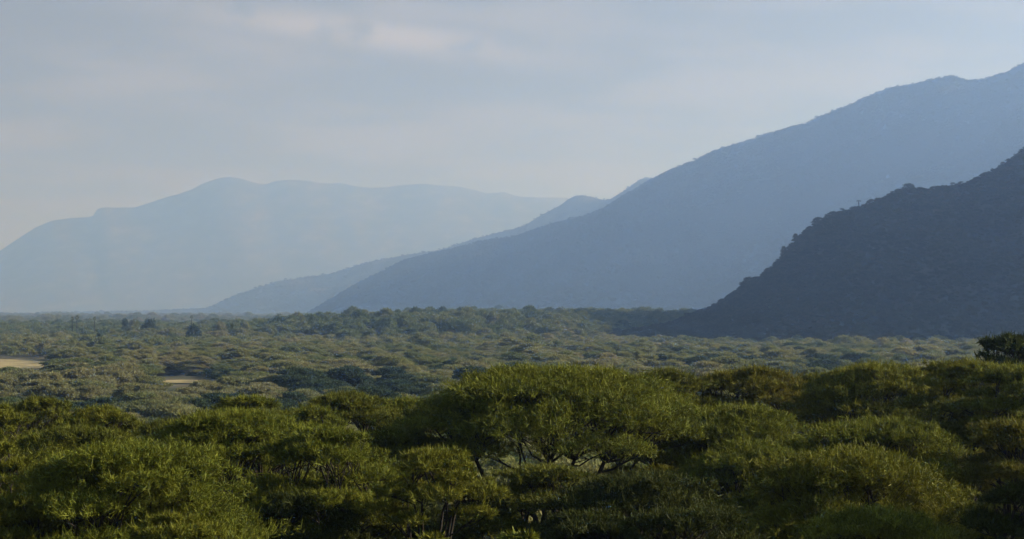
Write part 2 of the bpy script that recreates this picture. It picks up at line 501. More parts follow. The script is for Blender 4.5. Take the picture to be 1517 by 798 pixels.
def trunk_mesh(name, pads, W, H, T, r, detail=1.0):
    """several stems forking low into spreading limbs, each leaf clump reached by a branch of its own"""
    parts = []
    nst = r.integers(1, 4)
    ends = []
    r0 = 0.014 * W + 0.04
    for k in range(nst):
        a = r.uniform(0, 6.28)
        f = np.array([math.cos(a) * W * 0.07 * nst, math.sin(a) * W * 0.07 * nst, (H - T) * r.uniform(0.42, 0.65)])
        b = np.array([math.cos(a) * 0.12 * nst, math.sin(a) * 0.12 * nst, -0.8])
        c = curve(b, f, r, 7, 0.02, 0.06)
        parts.append(tube(c, np.linspace(r0 * 1.25, r0 * 0.85, 7), 8))
        nl = max(2, int(round(7 / nst)))
        for j in range(nl):
            aa = a + (j + r.uniform(-.3, .3)) / nl * 6.28 if nst == 1 else a + r.uniform(-1.3, 1.3) + j * 0.4
            q = W * r.uniform(0.16, 0.32)
            e = np.array([math.cos(aa) * q, math.sin(aa) * q, H - T * r.uniform(0.85, 1.05)])
            e[2] = max(e[2], f[2] + 0.3)
            c = curve(f, e, r, 7, 0.10, 0.09)
            parts.append(tube(c, np.linspace(r0 * 0.7, r0 * 0.36, 7), 6))
            ends += [(c[4], r0 * 0.42), (c[6], r0 * 0.36)]
    E = np.array([e[0] for e in ends])
    for p in pads:
        c0 = p[0] - np.array([0, 0, p[3] * 0.25])
        dist = np.linalg.norm((E - c0) * np.array([1, 1, 1.6]), axis=1) + 3 * (E[:, 2] > c0[2])
        k = int(dist.argmin())
        c = curve(E[k], c0, r, 6, 0.13, 0.08)
        parts.append(tube(c, np.linspace(ends[k][1] * 0.75, 0.022, 6), 5))
        for _ in range(int(5 * detail)):
            a = r.uniform(0, 6.28)
            e = p[0] + np.array([math.cos(a) * p[1] * 0.8, math.sin(a) * p[2] * 0.8, p[3] * r.uniform(-0.1, 0.5)])
            parts.append(tube(curve(c[int(r.integers(2, 6))], e, r, 4, 0.05, 0.08), [0.022, 0.017, 0.012, 0.006], 3))
    V, Q = merge(parts)
    return mesh_from(name, V, Q, None, True)


# ---- the foreground acacias: crown centre and top pixel, crown width in pixels, distance, tint, density, label
TINT = {"fresh": (1.0, 1.06, 0.95), "olive": (0.84, 0.86, 0.9), "yellow": (1.07, 1.06, 0.95), "brown": (1.03, 0.94, 0.95), "shade_tinted": (0.36, 0.42, 0.6), "dark": (0.34, 0.44, 0.75)}  # the tint for low shaded crowns puts their shadow into the leaf colour
FG = [
    (190, 650, 372, 52, "fresh", 0.34, "big spreading acacia at lower left, its near crown edged with sunlit sprays"),
    (262, 764, 215, 44, "yellow", 0.45, "low acacia top poking up at the very bottom left of the picture"),
    (-8, 652, 110, 60, "yellow", 0.5, "yellowish acacia cut by the left edge, halfway down the near trees"),
    (-2, 600, 120, 90, "yellow", 0.4, "rounded yellow acacia at the left edge where plain and near trees meet"),
    (66, 588, 125, 100, "olive", 0.4, "dull olive acacia crown second from the left edge along the back row"),
    (150, 602, 150, 92, "yellow", 0.36, "broad yellow-olive acacia behind the big lower left acacia"),
    (105, 628, 220, 74, "olive", 0.34, "olive acacia directly above the big lower left acacia, half hidden"),
    (255, 622, 170, 82, "olive", 0.36, "small-crowned acacia between the lower left acacia and the dark-trunked one"),
    (350, 607, 250, 68, "fresh", 0.34, "layered green acacia over a dark trunk at left of centre"),
    (368, 582, 120, 96, "fresh", 0.5, "bright green acacia peak rising above the layered left acacia"),
    (450, 598, 150, 90, "fresh", 0.36, "green acacia shoulder just left of the small dome of the back row"),
    (515, 581, 138, 93, "olive", 0.34, "small domed acacia with dark underside left of the great umbrella acacia"),
    (605, 588, 120, 98, "fresh", 0.36, "fresh green acacia touching the left rim of the great umbrella acacia"),
    (485, 630, 250, 62, "fresh", 0.40, "tall billowing acacia in front of the small domed one"),
    (590, 632, 160, 76, "olive", 0.36, "shaded acacia under the left rim of the great umbrella acacia"),
    (645, 662, 165, 58, "yellow", 0.36, "yellow-green acacia with bare curved branches showing below its crown"),
    (820, 540, 385, 78, "fresh", 0.29, "great umbrella acacia in the middle with open limbs below its crown"),
    (800, 688, 180, 64, "olive", 0.30, "flat little acacia crown beneath the great umbrella acacia"),
    (965, 608, 160, 88, "yellow", 0.40, "yellowish acacia tucked behind the right rim of the great umbrella acacia"),
    (985, 546, 150, 96, "olive", 0.36, "dull acacia crown just right of the great umbrella acacia's top"),
    (1110, 543, 175, 98, "brown", 0.42, "brownish yellow domed acacia on the skyline right of the middle"),
    (1200, 553, 110, 104, "olive", 0.4, "small acacia between the brownish dome and the broad bright crown"),
    (1095, 600, 250, 80, "fresh", 0.30, "flat even green acacia below the brownish domed one"),
    (1112, 652, 230, 67, "fresh", 0.36, "green acacia with long pale shoots left of the lower right acacia"),
    (1310, 537, 245, 92, "yellow", 0.38, "broad bright acacia crown on the skyline at right"),
    (1435, 529, 170, 84, "yellow", 0.40, "yellow-green acacia on the skyline in front of the dark tree"),
    (1510, 540, 160, 74, "fresh", 0.36, "green acacia cut by the right edge below the dark tree"),
    (1300, 616, 280, 69, "fresh", 0.36, "wide green acacia between the skyline crowns and the lower right acacia"),
    (1430, 590, 170, 76, "olive", 0.36, "shaded olive acacia left of the dark right edge"),
    (1265, 662, 375, 54, "yellow", 0.36, "large bright sunlit acacia at lower right, nearest of all on that side"),
    (950, 694, 270, 61, "shade_tinted", 0.34, "acacia tinted dark for the shadow at bottom centre"),
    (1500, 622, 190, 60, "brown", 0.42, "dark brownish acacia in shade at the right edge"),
    (1520, 715, 170, 47, "shade_tinted", 0.42, "nearly black shaded acacia in the bottom right corner"),
    (560, 715, 180, 66, "shade_tinted", 0.30, "low acacia tinted dark for shade left of the bare curved branches"),
    (420, 700, 150, 78, "shade_tinted", 0.3, "acacia tinted dark for shade behind the dark trunk at left of centre"),
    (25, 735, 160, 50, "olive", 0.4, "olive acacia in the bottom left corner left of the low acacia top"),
    (455, 732, 180, 60, "shade_tinted", 0.34, "low acacia tinted dark for shade right of the dark trunk at bottom left"),
    (1020, 744, 220, 50, "shade_tinted", 0.34, "nearly black shaded acacia at the bottom edge left of the lower right acacia"),
    (870, 752, 190, 54, "shade_tinted", 0.34, "shaded acacia at the bottom edge right of the bright green leafy shrub"),
    (1290, 755, 320, 46, "fresh", 0.34, "low acacia at the bottom edge in front of the large bright one"),
    (1830, 500, 440, 47, "olive", 0.36, "tall acacia out of view beyond the bottom right corner"),
    (1700, 560, 380, 66, "fresh", 0.36, "acacia just beyond the right edge of the view, upper one"),
    (1760, 640, 420, 52, "fresh", 0.36, "acacia just beyond the right edge of the view, lower one"),
]
UMBRELLAS = {8, 11, 16, 20, 24}                              # wide flat tops with open limbs below
for k, (cx, ty, wpx, d, tint, tr_, label) in enumerate(FG):
    r = np.random.default_rng(500 + k)
    top = at(cx, ty, d)
    gz = float(terrain(top.x, d))
    W = wpx / F * d * 1.15
    H = top.z - gz
    T = min(W * tr_ * 1.0, H * 0.75)
    root = empty("acacia_tree", (top.x, d, gz))
    tag(root, label, "tree", "acacia trees of the foreground canopy")
    npad = int(np.clip(W * W * 0.6 + 16, 20, 72))
    T = min(T * 1.25, H * 0.8)
    if k in UMBRELLAS:
        pads = make_pads(W, H, T * 0.85, r, npad, flat=0.30, lower=0.10, dome=0.5, padr=(0.10, 0.17))
    else:
        pads = make_pads(W, H, T, r, npad, flat=0.36, lower=0.50, dome=0.68, padr=(0.115, 0.185))
    fine = (d / 78.0) ** 0.6
    n = int(np.clip(W * W * 1600 / fine ** 2, 24000, 150000))
    crown = link("crown", crown_mesh("crown", pads, n, 0.21 * fine, 0.025 * fine, r, spiky="tufts", low=-0.25), M_FG, root)
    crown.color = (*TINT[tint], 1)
    link("trunk", trunk_mesh("trunk", pads, W, H, T, r), M_BARK, root)

# the tall dark tree at the right edge
r = np.random.default_rng(77)
top = at(1500, 493, 100)
gz = float(terrain(top.x, 100))
root = empty("dark_tree", (top.x, 100, gz))
tag(root, "tall dark bushy tree standing above the acacias at the right edge", "tree")
Hh, Ww = top.z - gz, 140 / F * 100
pads = make_pads(Ww, Hh, Ww * 0.5, r, 22, flat=0.5, dome=0.7)
c = link("crown", crown_mesh("crown", pads, 16000, 0.34, 0.05, r, spiky="tufts", low=-0.3), M_FG, root)
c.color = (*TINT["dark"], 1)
link("trunk", trunk_mesh("trunk", pads, Ww, Hh, Ww * 0.5, r), M_BARK, root)

# green shrubs in the gaps at the bottom; the darkest carry shade in their tint
for k, (cx, ty, wpx, d, tint, label) in enumerate([
        (772, 782, 100, 50, "fresh", "bright green leafy shrub at the bottom edge below the great umbrella acacia"),
        (690, 762, 150, 66, "olive", "dull leafy shrub under the bare curved branches"),
        (585, 712, 230, 74, "shade_tinted", "wide dark shrub behind the bare curved branches, left part"),
        (725, 722, 220, 76, "shade_tinted", "wide dark shrub under the left half of the great umbrella acacia"),
        (880, 716, 220, 82, "shade_tinted", "wide dark shrub under the right half of the great umbrella acacia"),
        (300, 752, 200, 62, "shade_tinted", "dark shrub under the layered left acacia, left of its trunk"),
        (470, 770, 190, 70, "shade_tinted", "shaded leafy shrub right of the dark trunk at bottom left"),
        (640, 785, 110, 56, "yellow", "small yellowish shrub at the bottom edge left of the bright green one")]):
    r = np.random.default_rng(900 + k)
    top = at(cx, ty, d)
    gz = float(terrain(top.x, d))
    Ww, Hh = wpx / F * d, top.z - gz
    root = empty("shrub", (top.x, d, gz))
    tag(root, label, "shrub", "shrubs below the acacias")
    pads = make_pads(Ww, Hh, Hh * 0.7, r, 14, flat=0.8, lower=0.6, dome=0.5)
    c = link("foliage", crown_mesh("foliage", pads, 6000, 0.34, 0.07, r, spiky=False), M_FG, root)
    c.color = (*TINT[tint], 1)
    link("stem", trunk_mesh("stem", pads, Ww, Hh, Hh * 0.7, r, 0.6), M_BARK, root)


# ---- lighter trees for the plain and the hills; the first of each shape stands in the plain itself
LOD1, LOD2, ROUND = [], [], []
for k in range(7):
    r = np.random.default_rng(40 + k)
    W, H, T = 10.0, r.uniform(5.2, 7.2), r.uniform(2.6, 3.6)
    pads = make_pads(W, H, T, r, 12, flat=0.36, lower=0.35, padr=(0.16, 0.25))
    LOD1.append((crown_mesh("plain_crown", pads, 8000, 0.50, 0.17, r, low=-0.15), trunk_mesh("plain_trunk", pads, W, H, T, r, 0.0)))
for k in range(5):
    r = np.random.default_rng(60 + k)
    W, H, T = 10.0, r.uniform(5.4, 7.4), r.uniform(2.6, 3.8)
    pads = make_pads(W, H, T, r, 9, flat=0.45, lower=0.35, padr=(0.17, 0.26))
    LOD2.append(crown_mesh("far_crown", pads, 1500, 0.85, 0.36, r, low=-0.15))
for k in range(3):
    r = np.random.default_rng(80 + k)
    W, H, T = 10.0, 8.5, 6.5
    pads = make_pads(W, H, T, r, 18, flat=0.85, lower=0.5, dome=0.7, padr=(0.16, 0.24))
    ROUND.append((crown_mesh("round_crown", pads, 2200, 1.0, 0.34, r, spiky=False, low=-0.4), trunk_mesh("round_trunk", pads, W, H, T, r, 0.0)))
for c_, t_ in LOD1 + ROUND:
    c_.materials.append(M_PLAIN); t_.materials.append(M_BARK)


def own_material(o, m):
    o.material_slots[0].link = 'OBJECT'
    o.material_slots[0].material = m


SKY_X = [-60, 0, 60, 200, 330, 368, 420, 450, 515, 560, 605, 640, 690, 760, 1000, 1100, 1180, 1240, 1420, 1440, 1517, 1600]
SKY_Y = [600, 600, 590, 602, 592, 584, 600, 598, 583, 594, 590, 578, 552, 541, 546, 544, 550, 538, 531, 500, 495, 495]


def cleared(px, y):
    m = np.zeros(len(px), bool)
    for a, b, d0, d1 in CLEAR:
        m |= (px > a) & (px < b) & (y > d0) & (y < d1)
    return m


def scatter(d0, d1, spacing, seed, half=0.345, jitter=0.46):
    g = np.random.default_rng(seed)
    xs = np.arange(-half * d1, half * d1, spacing)
    ys = np.arange(d0, d1, spacing)
    X, Y = np.meshgrid(xs, ys)
    X = X.ravel() + g.uniform(-jitter, jitter, X.size) * spacing
    Y = Y.ravel() + g.uniform(-jitter, jitter, Y.size) * spacing
    k = np.abs(X) < half * Y + 10
    return X[k], Y[k], g


def foot_line(x):
    return np.interp(x, [40, 60, 110, 150, 200, 260, 330, 390, 440, 500, 600, 720, 900], [9999, 1470, 1390, 1310, 1260, 1235, 1225, 1235, 1260, 1270, 1240, 1200, 1160])


def plain_set(d0, d1, spacing, seed, smin, smax, thin):
    X, Y, g = scatter(d0, d1, spacing, seed)
    dens = fbm(X / 70, Y / 70, 91, 3)
    keep = g.uniform(0, 1, len(X)) < np.clip(thin + 0.9 * dens, 0.25, 1)
    px = 758.5 + F * X / Y
    keep &= ~cleared(px, Y) & ((Y < foot_line(X) + 25) | (X < 62) | ((X < 190) & (Y > 1530 + (X - 78) * 2.2)))
    X, Y = X[keep], Y[keep]
    S = g.uniform(smin, smax, len(X)) * (1 + 0.25 * fbm(X / 110, Y / 110, 17, 2))
    return X, Y, S, g.uniform(0, 6.28, len(X))


near_set = plain_set(335, 1000, 9.8, 1, 0.75, 1.35, 0.95)
X, Y, S, A = near_set
Z = terrain(X, Y)
px = 758.5 + F * X / Y
tops = 461 + F * (CAM_Z - Z - 6.5 * S) / Y
vis = (px > -25) & (px < 1542) & (tops < np.interp(px, SKY_X, SKY_Y) + 4)
score = np.where(vis, S / Y, 0)
N_MID = 300 - len(FG) - 1
order = np.argsort(-score)[:N_MID]
pick = np.zeros(len(X), bool)
pick[order] = True
pick &= vis

LOOK = [("dark green", M_PLAIN_DARK), ("olive green", M_PLAIN_OLIVE), ("khaki", M_PLAIN_KHAKI)]


def plain_zone(p, y):
    if p < 130:
        w = "below the pale clearing at the left edge"
    elif p < 240:
        w = "left of the thin pale grass strip"
    elif p < 330:
        w = "in front of the thin pale grass strip"
    elif p < 440:
        w = "right of the thin pale grass strip"
    elif p < 560:
        w = "above the small domed acacia"
    elif p < 700:
        w = "left of the great umbrella acacia's top"
    elif p < 1010:
        w = "over the great umbrella acacia's top"
    elif p < 1230:
        w = "over the brownish domed acacia"
    else:
        w = "over the bright skyline crowns at right"
    return w, ("nearest rows" if y < 420 else "middle rows" if y < 520 else "farther rows")


reg = {"LOD1": []}
for i in np.nonzero(pick)[0]:
    k = i % len(LOD1)
    root = empty("acacia_tree", (X[i], Y[i], Z[i]))
    root.rotation_euler = (0, 0, A[i])
    s = S[i]
    root.scale = (s, s, s * (0.68 + 0.5 * ((i * 7919) % 13) / 13))
    c = link("crown", LOD1[k][0], None, root)
    t = link("trunk", LOD1[k][1], None, root)
    v = fbm(np.array([X[i] / 45]), np.array([Y[i] / 45]), 77, 2)[0] * 1.3 + ((i * 104729) % 17) / 17 - 0.5
    li = 0 if v < -0.18 else 1 if v < 0.3 else 2
    own_material(c, LOOK[li][1])
    w, rows = plain_zone(px[i], Y[i])
    tag(root, f"{LOOK[li][0]} acacia {w}, {rows}", "tree", f"{LOOK[li][0]} acacias on the plain {w}, {rows}")
    if len(reg["LOD1"]) < len(LOD1) and all(q.data is not c.data for q in reg["LOD1"]):
        reg["LOD1"].append(c)


# ---- single trees one can tell apart farther off
def round_tree(px_, py, wpx, d, k, label, mat, hz=None, group=None):
    top = at(px_, py, d)
    gz = float(terrain(top.x, d))
    root = empty("broadleaf_tree", (top.x, d, gz))
    s = wpx / F * d / 10.0
    root.scale = (s, s, (top.z - gz) / 8.5)
    root.rotation_euler = (0, 0, k * 1.3)
    c = link("crown", ROUND[k % 3][0], None, root)
    own_material(c, mat)
    link("trunk", ROUND[k % 3][1], None, root)
    tag(root, label, "tree", group)


for k, (a, b, w, d, lab, m) in enumerate([
        (222, 469, 27, 1500, "large round dark tree alone on the far left plain, rightmost of a pair", M_PLAIN_DARK),
        (197, 471, 24, 1530, "smaller grey-green round tree beside the large dark one on the far plain", M_PLAIN_OLIVE),
        (185, 470, 14, 1560, "narrow tree at the left end of the far round pair", M_PLAIN_DARK),
        (286, 477, 26, 1350, "round dark tree on the far plain right of the pair", M_PLAIN_DARK),
        (327, 474, 20, 1420, "brownish round tree on the far plain above the thin grass strip", M_PLAIN_KHAKI),
        (365, 475, 18, 1420, "small blue-green round tree on the far plain near the spur's foot", M_PLAIN_OLIVE),
        (148, 489, 16, 1120, "small dark round tree below the palms at left", M_PLAIN_DARK),
        (262, 547, 26, 742, "dark blue-green round tree at the left end of the thin grass strip", M_PLAIN_DARK),
        (286, 551, 22, 738, "dark round tree in the middle behind the thin grass strip", M_PLAIN_DARK),
        (309, 546, 30, 745, "dark round tree at the right end of the thin grass strip", M_PLAIN_DARK),
        (98, 543, 30, 860, "dark low tree right of the pale left clearing", M_PLAIN_DARK),
        (124, 545, 28, 850, "second dark low tree right of the pale left clearing", M_PLAIN_DARK),
        (508, 524, 32, 800, "dark green round tree in mid plain above the small domed acacia", M_PLAIN_DARK),
        (440, 524, 30, 810, "dark green round tree in mid plain, leftmost of two above the domed acacia", M_PLAIN_DARK),
        (585, 530, 26, 790, "dark tree in mid plain left of the great umbrella acacia", M_PLAIN_DARK),
        (712, 523, 40, 820, "wide dark tree just above the great umbrella acacia's left shoulder", M_PLAIN_DARK),
        (805, 524, 34, 840, "dark bluish tree above the great umbrella acacia's top", M_PLAIN_DARK),
        (880, 525, 36, 830, "dark bluish tree above the great umbrella acacia, right of its top", M_PLAIN_DARK)]):
    round_tree(a, b, w, d, k, lab, m, group="round dark trees on the plain")

# palms on the far left plain
r = np.random.default_rng(5)
tv, tq = tube([(0, 0, -0.5), (0.15, 0, 5), (0.1, 0.1, 10), (0, 0, 15.2)], [0.42, 0.33, 0.42, 0.26], 8)
palm_trunk = mesh_from("palm_trunk", tv, tq, None, True)
palm_trunk.materials.append(M_BARK)
fr = []
for k in range(34):
    a, e = r.uniform(0, 6.28), r.uniform(-0.5, 1.2)
    d = np.array([math.cos(a) * math.cos(e), math.sin(a) * math.cos(e), math.sin(e)])
    sd = unit(np.cross(d, np.array([0, 0, 1.0])))
    o = np.array([0, 0, 15.2])
    for q in np.linspace(-0.8, 0.8, 7):
        dd = unit(d + sd * q)
        fr.append((o + d * 1.0, dd, unit(np.cross(dd, r.normal(0, 1, 3))), r.uniform(1.0, 1.5), 0.22))
P_, D_, S_, L_, W_ = (np.array([f[i] for f in fr]) for i in range(5))
pv, pq = ribbons(P_, D_, S_, L_, W_, np.tile([0, 0, -0.35], (len(fr), 1)))
palm_crown = mesh_from("palm_crown", pv, pq)
palm_crown.materials.append(M_PLAIN_OLIVE)
for k, (a, b, d, lab) in enumerate([(107, 469, 1450, "slender palm at far left, left one of the close pair above the woodland"),
                                    (114, 467, 1450, "slightly taller palm at far left, right one of the close pair"),
                                    (140, 469, 1480, "single palm standing right of the close pair of palms"),
                                    (284, 467, 1650, "lone far palm above the woodland right of the large dark round tree")]):
    top = at(a, b, d)
    gz = float(terrain(top.x, d))
    root = empty("palm_tree", (top.x, d, gz))
    root.scale = (0.7, 0.7, (top.z - gz) / 16.8)
    root.rotation_euler = (0, 0, k * 1.1)
    link("crown", palm_crown, None, root)
    link("trunk", palm_trunk, None, root)
    tag(root, lab, "palm", "palms on the far plain")

# trees one can tell on the skyline of the near hill
for k, (a, b, wpx, hpx, d, kind, lab) in enumerate([
        (1272, 296.5, 6.5, 11, 1728, "palm", "tiny lone tree with a thin trunk on the dark hill's skyline"),
        (1108, 409, 24, 14, 1643, "round", "bushy tree sticking out of the dark hill's lower left slope"),
        (1346, 271, 24, 13, 1752, "round", "rounded bush on the highest step of the dark hill's skyline"),
        (1161, 363, 10, 14, 1668, "round", "small upright tree on the steep part of the dark hill's skyline"),
        (1179, 345, 10, 9, 1675, "round", "small leaning crown just above the upright tree on the steep skyline"),
        (1212, 321, 20, 11, 1690, "round", "dark bush on the skyline where the steep slope eases")]):
    top = at(a, b, d)
    s = wpx / F * d
    h = hpx / F * d
    if kind == "palm":
        root = empty("skyline_tree", (top.x, d, top.z - h))
        root.scale = (s / 3.6, s / 3.6, h / 16.8)
        c = link("crown", palm_crown, None, root)
        link("trunk", palm_trunk, None, root)
    else:
        root = empty("skyline_tree", (top.x, d, top.z - h))
        root.scale = (s / 10, s / 10, h / 8.5)
        root.rotation_euler = (0, 0, k)
        c = link("crown", ROUND[k % 3][0], None, root)
        link("trunk", ROUND[k % 3][1], None, root)
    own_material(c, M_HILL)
    tag(root, lab, "tree", "trees on the dark hill's skyline")


# ------------------------------------------------------------------ woodland nobody could count
def scatter_object(name, P, scale, rotz, protos, label, cat):
    me = bpy.data.meshes.new(name)
    n = len(P)
    me.vertices.add(n)
    me.vertices.foreach_set("co", np.asarray(P, np.float32).ravel())
    at_s = me.attributes.new("scl", 'FLOAT_VECTOR', 'POINT')
    at_s.data.foreach_set("vector", np.asarray(scale, np.float32).ravel())
    rot = np.zeros((n, 3), np.float32); rot[:, 2] = rotz
    at_r = me.attributes.new("rot", 'FLOAT_VECTOR', 'POINT')
    at_r.data.foreach_set("vector", rot.ravel())
    at_i = me.attributes.new("idx", 'INT', 'POINT')
    at_i.data.foreach_set("value", rng.integers(0, len(protos), n).astype(np.int32))
    o = link(name, me)
    tag(o, label, cat, kind="stuff")
    ng = bpy.data.node_groups.new(name, 'GeometryNodeTree')
    ng.interface.new_socket("Geometry", in_out='INPUT', socket_type='NodeSocketGeometry')
    ng.interface.new_socket("Geometry", in_out='OUTPUT', socket_type='NodeSocketGeometry')
    N, L = ng.nodes, ng.links
    gi, go = N.new("NodeGroupInput"), N.new("NodeGroupOutput")
    g2i = N.new("GeometryNodeGeometryToInstance")
    for p in protos[::-1]:
        inf = N.new("GeometryNodeObjectInfo")
        inf.transform_space = 'ORIGINAL'
        inf.inputs["Object"].default_value = p
        L.new(inf.outputs["Geometry"], g2i.inputs[0])
    iop = N.new("GeometryNodeInstanceOnPoints")
    iop.inputs["Pick Instance"].default_value = True

    def attr(nm, t):
        a = N.new("GeometryNodeInputNamedAttribute")
        a.data_type = t
        a.inputs["Name"].default_value = nm
        return [s for s in a.outputs if s.enabled and s.name == "Attribute"][0]
    e2r = N.new("FunctionNodeEulerToRotation")
    L.new(attr("rot", 'FLOAT_VECTOR'), e2r.inputs[0])
    L.new(gi.outputs[0], iop.inputs["Points"])
    L.new(g2i.outputs[0], iop.inputs["Instance"])
    L.new(e2r.outputs[0], iop.inputs["Rotation"])
    L.new(attr("scl", 'FLOAT_VECTOR'), iop.inputs["Scale"])
    L.new(attr("idx", 'INT'), iop.inputs["Instance Index"])
    L.new(iop.outputs[0], go.inputs[0])
    md = o.modifiers.new("scatter", 'NODES')
    md.node_group = ng
    return o


def scl(S, g, lo=0.66, hi=1.2):
    return np.stack([S, S, S * g.uniform(lo, hi, len(S))], -1)


# the shapes used by the far woodland stand as trees at the edge of the fan, well in view
far_protos = []
for k, (a, d) in enumerate([(640, 1480), (700, 1500), (760, 1490), (830, 1480), (890, 1500)]):
    p = at(a, 480, d)
    root = empty("fan_tree", (p.x, d, float(terrain(p.x, d))))
    root.rotation_euler = (0, 0, k)
    m = LOD2[k]
    m.materials.append(M_FAN)
    c = link("crown", m, None, root)
    tv, tq = tube([(0, 0, -0.6), (0.1, 0, 2), (0.0, 0.1, 4.2)], [0.28, 0.22, 0.15], 6)
    link("trunk", mesh_from("far_trunk", tv, tq, None, True), M_BARK, root)
    far_protos.append(c)
    tag(root, "flat-topped acacia at the front of the wood left of the dark hill", "tree", "acacias at the front of the rising wood")
plain_protos = []
for k, (a, d) in enumerate([(1040, 1090), (1120, 1060), (1200, 1100), (1290, 1075), (1370, 1095)]):
    p = at(a, 480, d)
    root = empty("flat_topped_tree", (p.x, d, float(terrain(p.x, d))))
    root.rotation_euler = (0, 0, k)
    m = LOD2[k].copy(); m.materials.clear(); m.materials.append(M_PLAIN)
    plain_protos.append(link("crown", m, None, root))
    link("trunk", bpy.data.meshes["far_trunk"], None, root)
    tag(root, "pale flat-topped tree on the plain in front of the dark hill's foot", "tree", "pale trees in front of the dark hill's foot")
hill_protos = []
for k, (a, u) in enumerate([(0.30, 0.55), (0.45, 0.6), (0.55, 0.5)]):
    q = G_NEAR[int(u * 60), int(a * 190)]
    root = empty("hillside_tree", tuple(q))
    me = LOD2[k].copy(); me.materials.clear(); me.materials.append(M_HILL)
    c = link("crown", me, None, root)
    link("trunk", bpy.data.meshes["far_trunk"], None, root)
    hill_protos.append(c)
    tag(root, "dark scrubby tree on the shaded hillside", "tree", "scrubby trees on the shaded hillside")

# slope just below the near trees, and the rest of the near plain
g = np.random.default_rng(3)
xs, ys, g1 = scatter(112, 335, 9.0, 71, half=0.36)
sl = g1.uniform(0.6, 1.0, len(xs))
rest = ~pick
PX = np.concatenate([xs, X[rest]]); PY = np.concatenate([ys, Y[rest]]); PS = np.concatenate([sl, S[rest]])
scatter_object("near_woodland", np.stack([PX, PY, terrain(PX, PY)], -1), scl(PS, g), g.uniform(0, 6.28, len(PX)), reg["LOD1"],
               "dense acacia woodland on the plain beyond the countable nearer trees", "woodland")

fx, fy, fs, fa = plain_set(1000, 3300, 10.6, 5, 0.75, 1.35, 0.95)
ex, ey, es, ea = plain_set(3300, 9500, 34.0, 6, 1.2, 2.6, 0.9)
X2, Y2, S2, A2 = (np.concatenate(t) for t in ((fx, ex), (fy, ey), (fs, es), (fa, ea)))
Z2 = terrain(X2, Y2)
tall = (Y2 > 1300) & (Y2 < 3300) & (Z2 + 2.5 * (rng.uniform(0, 1, len(X2)) - 0.5) > 3.0)
S2 = np.where(tall, S2 * 1.12, S2)
P2 = np.stack([X2, Y2, Z2], -1)
scatter_object("far_woodland", P2[~tall], scl(S2[~tall], g), A2[~tall], plain_protos,
               "far acacia woodland fading into haze across the valley floor", "woodland")
scatter_object("tall_woodland", P2[tall], scl(S2[tall], g, 0.8, 1.5) * np.stack([np.ones(tall.sum()), np.ones(tall.sum()), np.where(X2[tall] < -230, 0.72, 1.0)], -1), A2[tall], far_protos,
               "darker belt of taller trees along the far edge of the plain", "woodland")


def hill_scatter(G, rows, n, n_ridge, seed, s0, s1, zmin=1.0, umax=1.0):
    g = np.random.default_rng(seed)
    m = G.shape[1]
    i = g.uniform(0, rows - 1.001, n)
    j = g.uniform(0, (m - 1.001) * umax, n)
    if n_ridge:
        i = np.concatenate([i, rows - 1 - np.abs(g.normal(0, 0.35, n_ridge))])
        j = np.concatenate([j, g.uniform(0, (m - 1.001) * umax, n_ridge)])
    i0, j0 = i.astype(int), j.astype(int)
    fi, fj = (i - i0)[:, None], (j - j0)[:, None]
    P = (G[i0, j0] * (1 - fi) * (1 - fj) + G[i0 + 1, j0] * fi * (1 - fj) + G[i0, j0 + 1] * (1 - fi) * fj + G[i0 + 1, j0 + 1] * fi * fj)
    S = g.uniform(s0, s1, len(P)) * np.where(g.uniform(0, 1, len(P)) < 0.06, 1.6, 1.0)
    k = P[:, 2] > zmin
    P, S = P[k], S[k]
    P[:, 2] -= S * 1.6
    return P, scl(S, g, 0.8, 1.25), g.uniform(0, 6.28, len(P))


P, S_, A_ = hill_scatter(G_NEAR, 60, 48000, 420, 8, 0.16, 0.52)
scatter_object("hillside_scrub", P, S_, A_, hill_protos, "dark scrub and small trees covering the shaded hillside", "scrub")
P, S_, A_ = hill_scatter(G_MID, 70, 42000, 1100, 9, 0.4, 1.15, 5.0)
scatter_object("escarpment_forest", P, S_, A_, hill_protos, "blue hazy forest covering the long escarpment", "forest")
P, S_, A_ = hill_scatter(G_L2, 50, 5000, 400, 10, 0.7, 1.5, 10.0)
scatter_object("spur_forest", P, S_, A_, hill_protos, "pale forest on the spur behind the escarpment", "forest")

# grass and herbs below the near trees
g = np.random.default_rng(30)
n = 26000
gy = g.uniform(30, 130, n); gx = g.uniform(-0.36, 0.36, n) * gy
gp = np.stack([gx, gy, terrain(gx, gy)], -1)
d = unit(np.stack([g.normal(0, 0.4, n), g.normal(0, 0.4, n), np.ones(n)], -1))
v, q = ribbons(gp, d, unit(np.cross(d, g.normal(0, 1, (n, 3)))), g.uniform(0.3, 0.9, n), g.uniform(0.04, 0.12, n), g.normal(0, 0.4, (n, 3)))
o = link("undergrowth", mesh_from("undergrowth", v, q), M_PLAIN_DARK)
tag(o, "grass and herbs on the ground below the near acacias", "undergrowth", kind="stuff")

